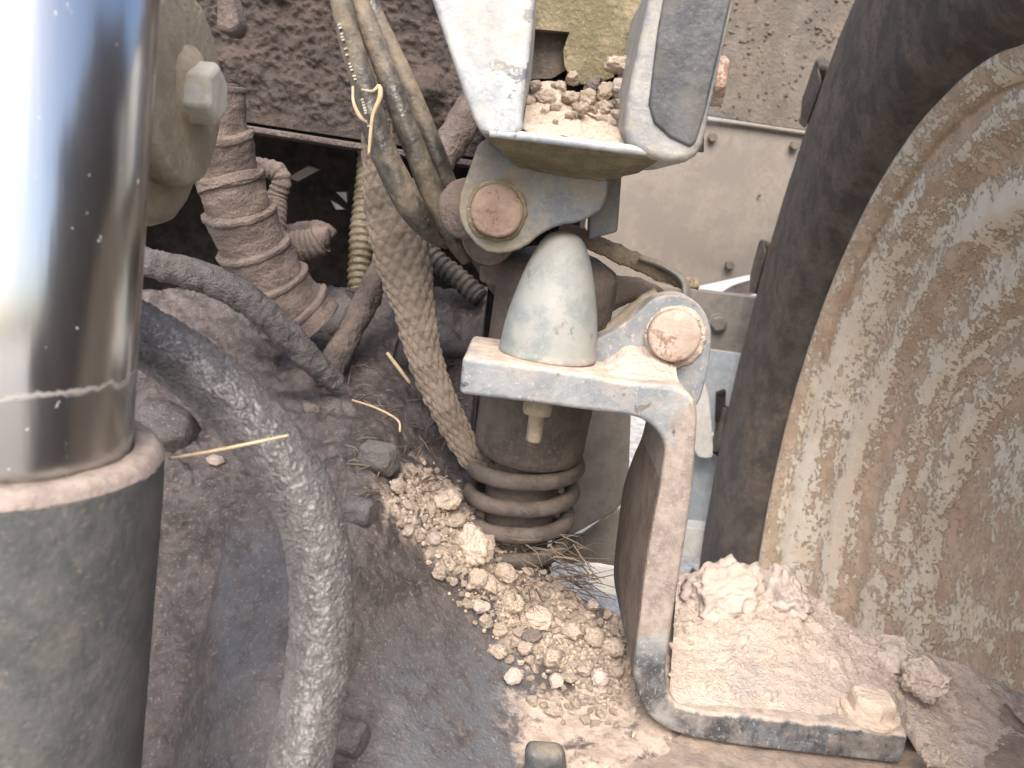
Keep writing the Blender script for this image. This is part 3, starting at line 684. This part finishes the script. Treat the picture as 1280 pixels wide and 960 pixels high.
def ring(c, ax, r, t, a, seed, n=60):
    a1, b1, ax = frame(ax); pts = []
    for i in range(n + 1):
        th = 2 * math.pi * i / n; q = c + (a1 * math.cos(th) + b1 * math.sin(th)) * (r + a * fbm((math.cos(th) * 2, math.sin(th) * 2, seed), 1)); pts.append((q.x, q.y, q.z, t * (1 + .5 * fbm((math.cos(th) * 2, math.sin(th) * 2, seed + 5), 1))))
    return tube(pts, 2, 12, gritfn(.0006, 200, seed), world=True)
v, f = ring(P(844, 421, .551), (0, -1, 0), .0188, .0026, .001, 3); mesh('dust_collar', v, f, MAT['bank'], ppn)
# dust wedge between plate and lug
zpl = P(737, 469, .5).z
def fillet(u, w_):
    x = P(745, 440, .55).x + u * .055; yy = .509 + w_ * .045
    hgt = (.016 * w_ ** 2.0 * smooth(u * 2.2) * (.7 + .3 * math.sin(u * 3)) + fbm((u * 5, w_ * 5, 3), 1.5) * .0012 * smooth(u * 4) * smooth(w_ * 4)) - .0008
    return Vector((x, yy, zpl + hgt + .0005 - .004 * (1 - smooth(w_ * 6)) - .004 * (1 - smooth(u * 6)) - max(0, u - .75) * .03 * (1 - w_)))
v, f = grid(0, 1, 50, 0, 1, 30, fillet)
mesh('dust_fillet', v, f, MAT['bank'], br_)
# stud under plate
st0 = P(672, 500, .545)
v, f = lathe([(.012, .0105), (-.001, .0105), (-.003, .0098), (-.003, .0056), (-.022, .0056), (-.0235, .0045)], P(672, 512, .545), (0, 0, 1), 24); mesh('stud', v, f, MAT['tan'], br_)
# foot bolt
hexbolt('foot_bolt', PZ(1087, 890, P(1062, 910, .5).z + .002), (.02, -.03, 1), .0165, .0150, MAT['bolt_pale'], br_, rot=.45)

# bump stop
bs0 = P(684, 443, .545)
zt_ = (P(705, 287, .545) - bs0).z; H = zt_; RB = .0335
pf_ = [(0, .95), (.012, 1.0), (.04, 1.01), (.08, .99), (.2, .965), (.35, .905), (.5, .815), (.65, .715), (.78, .60), (.87, .50), (.93, .41), (.97, .30), (.99, .18), (1.0, .01)]
pf2 = catmull([(h, r, 0) for h, r in pf_], 4)
v, f = lathe([(p[0] * H, p[1] * RB) for p in pf2], bs0 - Vector((0, 0, .001)), (.015, 0, 1), 64)
bso = mesh('bump_stop', v, f, MAT['rubber_stop'], loc=bs0, attrs={'dust': [.62 * smooth((.10 - p[0]) / .10) + .12 * smooth((p[0] - .8) / .2) for p in pf2 for _ in range(64)]}); tag(bso, 'grey green rubber bump stop cone standing on the bracket plate', 'bump stop')

# ------------------------------------------------------------------ upper cab mount (open channel with lug)
cm = thing('cab_mount', 'pale worn steel cab mount channel with a hanging pivot lug', 'mount', P(720, 250, .50))
D = Vector((0, .13, 0))
lw = [(520, -60), (672, -60), (668, 10), (660, 90), (652, 140), (655, 165), (640, 174), (606, 168), (596, 160), (575, 105)]
v, f = prism(pix(roundpoly(lw, 1), .475), (0, .13, 0)); mesh('left_wall', v, f, MAT['mount'], cm, bevel=.004)
# right wall: pale inner edge strip and dark face
rw = [(824, -60), (935, -60), (905, 60), (886, 150), (878, 190), (852, 206), (800, 195), (779, 174), (784, 120), (802, 40)]
v, f = prism(pix(roundpoly(rw, 1), .475), (0, .13, 0)); mesh('right_wall', v, f, MAT['mount_grey'], cm, bevel=.005)
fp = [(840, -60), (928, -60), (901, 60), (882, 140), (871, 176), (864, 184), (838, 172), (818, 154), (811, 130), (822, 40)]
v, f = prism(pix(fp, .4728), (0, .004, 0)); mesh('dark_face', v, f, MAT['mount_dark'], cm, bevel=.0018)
# floor: front edge, sloped underside
fe = [(604, 160), (660, 166), (740, 176), (796, 183), (826, 187)]
fb = [(606, 171), (660, 177), (740, 188), (796, 196), (830, 199)]
bb = [(626, 186), (650, 208), (709, 221), (762, 224), (800, 216)]
v = pix(fe, .478) + pix(fb, .478) + pix(bb, .518) + [p + Vector((0, .06, .012)) for p in pix(bb, .518)] + [p + Vector((0, .13, .0)) for p in pix(fe, .478)]
f = []
for L in range(4):
    for i in range(4): f.append((L * 5 + i, L * 5 + i + 1, L * 5 + 6 + i, L * 5 + 5 + i))
for i in range(4): f.append((20 + i, 21 + i, i + 1, i))
f += [(0, 5, 10, 15, 20), (4, 24, 19, 14, 9)]
mesh('floor_plate', v, f, MAT['olive'], cm, bevel=.002)
# front rim of the floor, pale
v, f = tube([(612, 166, .4775, 5), (660, 171, .4775, 5.5), (740, 181, .4775, 5.5), (790, 187, .4775, 5.5), (812, 190, .479, 5)], 8, 16); mesh('front_lip', v, f, MAT['mount'], cm)
# back wall with ragged torn bottom edge and a square opening
bw = [(640, -80), (830, -80), (815, 0), (795, 62), (788, 66), (778, 80), (772, 74), (765, 86), (768, 96), (754, 101), (742, 100), (735, 106), (722, 104), (716, 98), (706, 84), (704, 62), (712, 40), (668, 36), (664, 60), (660, 84), (640, 90)]
v, f = prism(pix(bw, .575), (0, .008, 0)); mesh('back_wall', v, f, MAT['olive'], cm, sm=False)
v, f = prism(pix([(630, -80), (718, -80), (710, 86), (690, 98), (630, 100)], .592), (0, .004, 0)); mesh('inner_plate', v, f, MAT['strut'], cm, sm=False)
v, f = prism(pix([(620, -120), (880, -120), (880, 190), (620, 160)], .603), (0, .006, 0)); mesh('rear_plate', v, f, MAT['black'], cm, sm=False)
# dust heap sloping in the channel
def heap(u, w_):
    x0, x1 = 652 + 10 * w_, 792 - 4 * w_
    x = x0 + (x1 - x0) * u; y = 168 + 15 * u - w_ * (62 + 6 * math.sin(u * 7) - 6 * u)
    p = P(x, y, .480 + w_ * .088); return p + Vector((0, 0, fbm(p, 60, 4) * .004))
v, f = grid(0, 1, 60, 0, 1, 40, heap); mesh('dust_heap', v, f, MAT['clod'], cm)
# lug
ul = [(602, 169), (586, 212), (572, 252), (576, 283), (602, 314), (630, 318), (657, 309), (676, 292), (700, 281), (722, 279), (749, 266), (758, 252), (764, 215), (700, 195), (640, 175)]
v, f = prism(pix(roundpoly(ul, 1), .522), (0, .016, 0)); mesh('hanging_lug', v, f, MAT['lug'], cm, bevel=.0022)
v, f = prism(pix([(740, 205), (778, 212), (772, 290), (735, 300)], .558), (0, .016, 0)); mesh('rear_lug', v, f, MAT['lug'], cm, bevel=.002)
pc2 = P(621, 264, .515)
v, f = lathe([(-.05, .0166), (.0, .0166), (.002, .016), (.0027, .014), (.0028, .001)], pc2, (.03, -1, 0), 40); ppn = mesh('pivot_pin', wobble(v, .0004, 100), f, MAT['pin'], cm)
v, f = ring(P(621, 264, .521), (0, -1, 0), .0174, .0018, .0006, 8); mesh('dust_collar', v, f, MAT['olive'], ppn)
v, f = lathe([(-.06, .018), (-.055, .0205), (0, .0205), (.004, .018)], P(586, 261, .548), (0, -1, 0), 36); mesh('rubber_bush', wobble(v, .0008, 60), f, MAT['brownhose'], cm)
v, f = lathe([(-.06, .018), (0, .0195), (.004, .018)], P(612, 296, .565), (0, -1, 0), 36); mesh('rear_bush', wobble(v, .0008, 60), f, MAT['brownhose'], cm)
v, f = tube([(612, 178, .520, 2.5), (630, 184, .520, 4), (650, 203, .521, 4.5), (700, 213, .521, 4.5), (758, 221, .521, 4)], 8, 12, gritfn(.002, 120, 2)); mesh('weld_bead', v, f, MAT['olive'], cm)
# bolt head on the outside of the right wall
hexbolt('side_bolt', P(884, 100, .51), (1, -.12, .0), .0155, .011, MAT['pin_pale'], cm, washer=False)

# link rod and straps behind the bump stop
v, f = tube([(700, 282, .60, 8), (735, 300, .60, 11), (775, 318, .60, 12), (815, 336, .60, 11), (848, 350, .60, 10), (872, 354, .605, 7)], 30, 20, gritfn(.0013, 120, 6), flat=.7)
tag(mesh('crusted_link', v, f, dusty('crusted_bark', (.20, .16, .115), (.28, .23, .165), dust=(.36, .30, .22), up=.6, patch=.4, rough=.95, bs=200, bd=.004)), 'mud crusted link bar reaching from behind the bump stop to the lower lug', 'link')
v, f = tube([(800, 322, .592, 4), (832, 334, .588, 4.5), (853, 350, .584, 5), (858, 368, .58, 5), (854, 382, .575, 5)], 14, 18, None, flat=3.0, flatdir=Vector((0, -1, 0)))
tag(mesh('hooked_strap', v, f, MAT['lug']), 'grey strap hooking over the top of the lower pin lug', 'strap')
v, f = tube([(725, 400, .64, 26), (750, 374, .635, 22), (785, 362, .63, 17), (812, 368, .625, 14), (835, 385, .62, 14)], 16, 20, gritfn(.001, 70, 3), flat=1)
tag(mesh('curved_arm', v, f, MAT['braid']), 'dusty curved arm arching behind the bump stop and lug', 'arm')
v, f = tube([(735, 440, .60, 8), (765, 412, .60, 9), (800, 382, .60, 9), (822, 366, .60, 8)], 10, 16, gritfn(.0008, 80, 3))
tag(mesh('slanted_rod', v, f, MAT['tan']), 'tan slanted rod below the curved arm', 'rod')

# ------------------------------------------------------------------ dried mud bank on foot and axle
fr = [(836, 874), (860, 886), (905, 893), (987, 901), (1062, 910), (1132, 917), (1150, 948), (1200, 975), (1320, 1000)]
rg = [(846, 718), (880, 716), (930, 716), (985, 722), (1030, 752), (1065, 785), (1130, 800), (1200, 832), (1320, 890)]
def poly(pl_, t):
    k = t * (len(pl_) - 1); i = min(int(k), len(pl_) - 2); s = k - i
    return (pl_[i][0] * (1 - s) + pl_[i + 1][0] * s, pl_[i][1] * (1 - s) + pl_[i + 1][1] * s)
def bank(u, w_):
    a = poly(fr, u); b = poly(rg, u); wv = min(1, w_ / .86)
    x, y = a[0] + (b[0] - a[0]) * wv, a[1] + (b[1] - a[1]) * wv
    Yb = .655 - .03 * u; Yf = .5035 + (PZ(a[0], a[1], zf - .004).y - .5035) * smooth((u - .64) / .1)
    p = P(x, y, Yf + (Yb - Yf) * wv ** 1.05)
    e = smooth(wv * 7)
    p += Vector((0, -.3, .9)) * ((fbm(p, 42, 4) * .0045 + max(0, fbm(p, 95, 3, 3)) * .004 + abs(fbm(p, 24, 3, 7)) * .004) * (.25 + .75 * smooth((wv - .15) / .5)) * e + .0006)
    if w_ > .86: p += Vector((0, 1, -1.3)) * (w_ - .86) * .9
    return p
v, f = grid(0, 1, 220, 0, 1, 130, bank)
tag(mesh('dried_mud', v, f, MAT['bank']), 'bank of pale dried mud and dust heaped on the bracket foot and axle', 'mud', kind='stuff')

# ------------------------------------------------------------------ clods
def clod_mesh(seed, mat, sub=4):
    bm = bmesh.new(); bmesh.ops.create_icosphere(bm, subdivisions=sub, radius=1)
    rnd = random.Random(seed); planes = [(Vector((rnd.gauss(0, 1), rnd.gauss(0, 1), rnd.gauss(0, 1))).normalized(), rnd.uniform(.55, .9)) for _ in range(9)]
    for v in bm.verts:
        p = v.co.copy()
        for n_, d in planes:
            k = p.dot(n_)
            if k > d: p -= n_ * (k - d) * .85
        p *= 1 + .22 * fbm(v.co, 1.6, 4, seed * 3.1) + .13 * fbm(v.co, 4, 4, seed)
        v.co = p * .01
    me = bpy.data.meshes.new('mud_clod'); bm.to_mesh(me); bm.free(); me.materials.append(mat)
    for p in me.polygons: p.use_smooth = True
    return me
CL = [clod_mesh(i, MAT['clod']) for i in range(9)]; CG = [clod_mesh(20 + i, MAT['clod_grey']) for i in range(4)]; CD = [clod_mesh(40, MAT['clod_dark'])]
def put(me, p, r, rnd, label, group, name='mud_clod', sq=(1, 1, 1)):
    o = bpy.data.objects.new(name, me); COL.objects.link(o); o.location = p
    r *= 100
    o.scale = (r * sq[0] * rnd.uniform(.85, 1.2), r * sq[1] * rnd.uniform(.8, 1.1), r * sq[2] * rnd.uniform(.65, .95))
    o.rotation_euler = (rnd.uniform(-.6, .6), rnd.uniform(-.6, .6), rnd.uniform(0, 6.28)); tag(o, label, 'clod', group); return o
rc = random.Random(11); placed = []
LBL = 'pale dried mud clod in the crumbled trail across the dark housing'
fixed = [(558, 632, 22), (594, 690, 30), (630, 722, 18), (598, 727, 15), (640, 760, 20), (672, 776, 17), (690, 828, 17), (715, 790, 15), (742, 800, 15), (765, 812, 17), (655, 812, 12), (710, 850, 11), (730, 840, 14), (612, 735, 13), (570, 655, 15), (540, 640, 10), (575, 680, 13), (750, 850, 14), (770, 840, 13), (625, 790, 12), (600, 760, 11)]
for x, y, r in fixed: placed.append((x, y, r))
tries = 0
while len(placed) < 280 and tries < 60000:
    tries += 1
    t = rc.random(); k = t * (len(strip) - 1); i = int(k); s = k - i
    wd = 20 + 36 * t
    x = strip[i][0] * (1 - s) + strip[i + 1][0] * s + rc.gauss(0, wd * .55); y = strip[i][1] * (1 - s) + strip[i + 1][1] * s + rc.gauss(0, wd * .5)
    if x > ex(y) - 6 or (x > 775 and y > 790): continue
    r = rc.choice([4, 4.5, 5, 6, 7, 8, 10, 12, 14])
    if any(math.hypot(x - a, y - b) < (r + c) * .72 for a, b, c in placed): continue
    placed.append((x, y, r))
for x, y, r in placed:
    Y = float(Yc([(x, y)])[0]); rw_ = r * Y / F
    p = on_house(x, y, rw_ * .6); q = rc.random()
    me = rc.choice(CL) if q < .9 else rc.choice(CG)
    if r >= 30:
        put(me, p, rw_, rc, 'largest pale dried mud clod beside the coil spring on the housing', None)
    else:
        zone = 'beside the coil spring' if y < 715 else ('around the dark stone' if math.hypot(x - 664, y - 800) < 62 else ('next to the bracket post' if x > 715 else 'bordering its smooth grey face'))
        size = 'large' if r >= 13 else ('middling' if r >= 6 else 'little')
        put(me, p, rw_, rc, '%s %s mud clod on the housing %s' % (size, 'pale' if q < .9 else 'greyish', zone), 'mud clods trailing over the housing')
p = on_house(664, 800, .006); put(CD[0], p, 13 * .56 / F, rc, 'dark brown stone lying among the pale mud clods', None, name='dark_stone')
p = on_house(391, 516, .004); put(CD[0], p, 14 * .64 / F, rc, 'small black oily lump lying on the housing', None, name='oily_lump')
# crumbs
cv = []; cf = []
for k in range(2000):
    t = rc.random(); kk = t * (len(strip) - 1); i = int(kk); s = kk - i; wd = 30 + 40 * t
    x = strip[i][0] * (1 - s) + strip[i + 1][0] * s + rc.gauss(0, wd * .5); y = strip[i][1] * (1 - s) + strip[i + 1][1] * s + rc.gauss(0, wd * .45)
    if x > ex(y) - 4 or x > 800: continue
    addblob(cv, cf, on_house(x, y, .0018), rc.choice([.0006, .0009, .0013, .0018, .0024]), rc)
tag(mesh('mud_crumbs', cv, cf, MAT['clod'], sm=False), 'fine pale mud crumbs scattered around the clods on the housing', kind='stuff')
cv = []; cf = []
for k in range(900):
    u = rc.random(); w_ = rc.uniform(.1, .84); addblob(cv, cf, bank(u, w_), rc.choice([.0006, .0009, .0013, .002, .003]), rc)
tag(mesh('mud_crumbs', cv, cf, MAT['bank'], sm=False), 'fine pale crumbs on the dried mud bank over the bracket foot', kind='stuff')
# big lump on the bank
def lump(x, y, Y, r, seed, lb, sq, mat='clod_grey'):
    me = clod_mesh(seed, MAT[mat], 5)
    for v_ in me.vertices:
        v_.co *= 1 + .12 * fbm(v_.co, 150, 4, seed) - .10 * max(0, .15 - abs(fbm(v_.co, 170, 3, seed + 4))) / .15 + .02 * fbm(v_.co, 900, 3, seed)
    return put(me, P(x, y, Y), r, random.Random(seed), lb, None, name='mud_lump', sq=sq)
lump(905, 745, .628, .040, 31, 'big grey brown dried mud lump on the bank against the tyre', (1.2, .9, .95))
lump(978, 750, .630, .038, 32, 'broad cracked mud lump beside the biggest lump under the wheel rim', (1.3, .9, .85))
lump(1120, 830, .60, .018, 33, 'small grey mud lump behind the foot bolt', (1.2, .9, .9))
lump(1155, 850, .565, .016, 34, 'flat pinkish tan mud flake standing beside the foot bolt', (1.1, .6, 1.2), 'bank')
lump(1168, 945, .49, .010, 35, 'small pale mud clod on the axle beyond the foot plate end', (1.2, .9, .9), 'clod')
# clods inside the cab mount
rm = random.Random(21)
for i, (x, y, r, Y, mt_) in enumerate([(668, 108, 9, .555, 0), (682, 122, 13, .54, 0), (700, 110, 10, .56, 0), (716, 98, 11, .565, 0), (712, 122, 10, .54, 0), (735, 122, 12, .545, 0), (758, 116, 13, .55, 0), (742, 108, 13, .56, 2), (776, 82, 17, .55, 0), (780, 110, 14, .545, 1), (726, 136, 9, .52, 0), (695, 135, 8, .525, 0), (757, 134, 11, .525, 0), (775, 130, 9, .53, 0), (662, 128, 8, .535, 0)] + [(rm.uniform(662, 784), yy, rm.choice([4, 5, 6, 7]), .60 - (yy - 92) * .0016, 0) for yy in [rm.uniform(112, 152) for _ in range(22)]]):
    lb = 'pale mud clod sitting on the dust inside the cab mount channel'; grp = 'clods inside the cab mount'
    if i > 14: lb = 'small pale mud crumb lump on the dust slope inside the cab mount'
    if mt_ == 2: lb, grp = 'dark brown clod half buried inside the cab mount channel', None
    if i == 8: lb, grp = 'large pale clod propped high against the dark wall inside the mount', None
    put([CL, CG, CD][mt_][i % len([CL, CG, CD][mt_])], P(x, y, Y), r * Y / F, rc, lb, grp)
# clods at the spring foot / behind

# ------------------------------------------------------------------ straws
def straw(path, lb, mat='straw', name='straw_stalk', per=6, n=8):
    v, f = tube(path, per, n); return tag(mesh(name, v, f, MAT[mat]), lb, 'straw')
straw([(212, 573, .352, 2.0), (260, 565, .350, 2.4), (310, 555, .350, 2.2), (361, 544, .352, 1.8)], 'long yellow straw lying across the thick gritty hose')
straw([(441, 108, .585, 1.5), (442, 128, .582, 2.0), (450, 146, .582, 2.6), (459, 154, .585, 1.2)], 'short dry grass blade curling off the printed cable')
straw([(452, 112, .575, 1), (466, 114, .572, 2), (474, 108, .572, 2.8), (475, 122, .570, 3.2), (466, 145, .570, 2.4), (463, 170, .570, 2.2), (461, 193, .570, 1.8)], 'long dry grass blade looped over the printed cable')
straw([(484, 441, .70, 2.2), (496, 457, .695, 2.6), (513, 479, .69, 2)], 'broken pale straw piece leaning on the mud beside the sleeve')
straw([(440, 500, .665, 1.4), (470, 510, .66, 1.5), (497, 525, .655, 1.6), (500, 540, .65, 1.4)], 'thin bent straw lying on the housing by the bosses')
# a dried leaf fleck on the housing
v, f = prism([on_house(x, y, .006) for x, y in ((259, 578), (268, 573), (280, 576), (283, 582), (272, 587), (262, 584))], (0, .002, -.002)); tag(mesh('leaf_fleck', v, f, MAT['pin_pale']), 'small tan leaf fleck on the housing under the long straw', 'leaf')
sv = []; sf = []
def addstalk(a, b, r, bend):
    of = len(sv); m_ = (a + b) / 2 + bend; t = (b - a).normalized(); n1 = t.orthogonal().normalized(); n2 = t.cross(n1)
    for p, k in ((a, 1), (m_, 1), (b, .5)):
        for q in range(4): sv.append(p + (n1 * math.cos(q * 1.571) + n2 * math.sin(q * 1.571)) * r * k)
    for s in range(2):
        for q in range(4): sf.append((of + s * 4 + q, of + s * 4 + (q + 1) % 4, of + s * 4 + 4 + (q + 1) % 4, of + s * 4 + 4 + q))
for k in range(150):      # fibres round the spring seat and over the gap
    x, y = rc.uniform(600, 735), rc.uniform(668, 745); Y = rc.uniform(.56, .66)
    if x < 640 and y > 700: continue
    an = rc.gauss(.45, .45); L = rc.uniform(15, 55)
    addstalk(P(x, y, Y), P(x + L * math.cos(an), y + L * math.sin(an), Y + rc.uniform(-.02, .02)), rc.uniform(.0003, .0007), Vector((rc.gauss(0, .002), 0, rc.gauss(0, .002))))
for k in range(26):
    y0 = rc.uniform(700, 760); x0 = rc.uniform(690, 706) + (y0 - 700) * .3; an = rc.gauss(.35, .25); L = rc.uniform(30, 75)
    addstalk(P(x0, y0, .64), P(x0 + L * math.cos(an), y0 + L * math.sin(an), .66), rc.uniform(.0003, .0006), Vector((0, 0, rc.gauss(0, .003))))
for k in range(90):       # litter in the hollow
    x, y = rc.uniform(420, 590), rc.uniform(450, 630)
    if x > ex(y) - 10: continue
    an = rc.uniform(0, 3.14); L = rc.uniform(8, 40); a = on_house(x, y, .004); x2, y2 = x + L * math.cos(an), y + L * math.sin(an) * .6
    addstalk(a, on_house(x2, y2, .005), rc.uniform(.0003, .0008), Vector((0, 0, rc.gauss(.001, .001))))
tag(mesh('straw_litter', sv, sf, MAT['fibre'], sm=False), 'dark straw fibres and chaff caught round the spring foot and housing', kind='stuff')
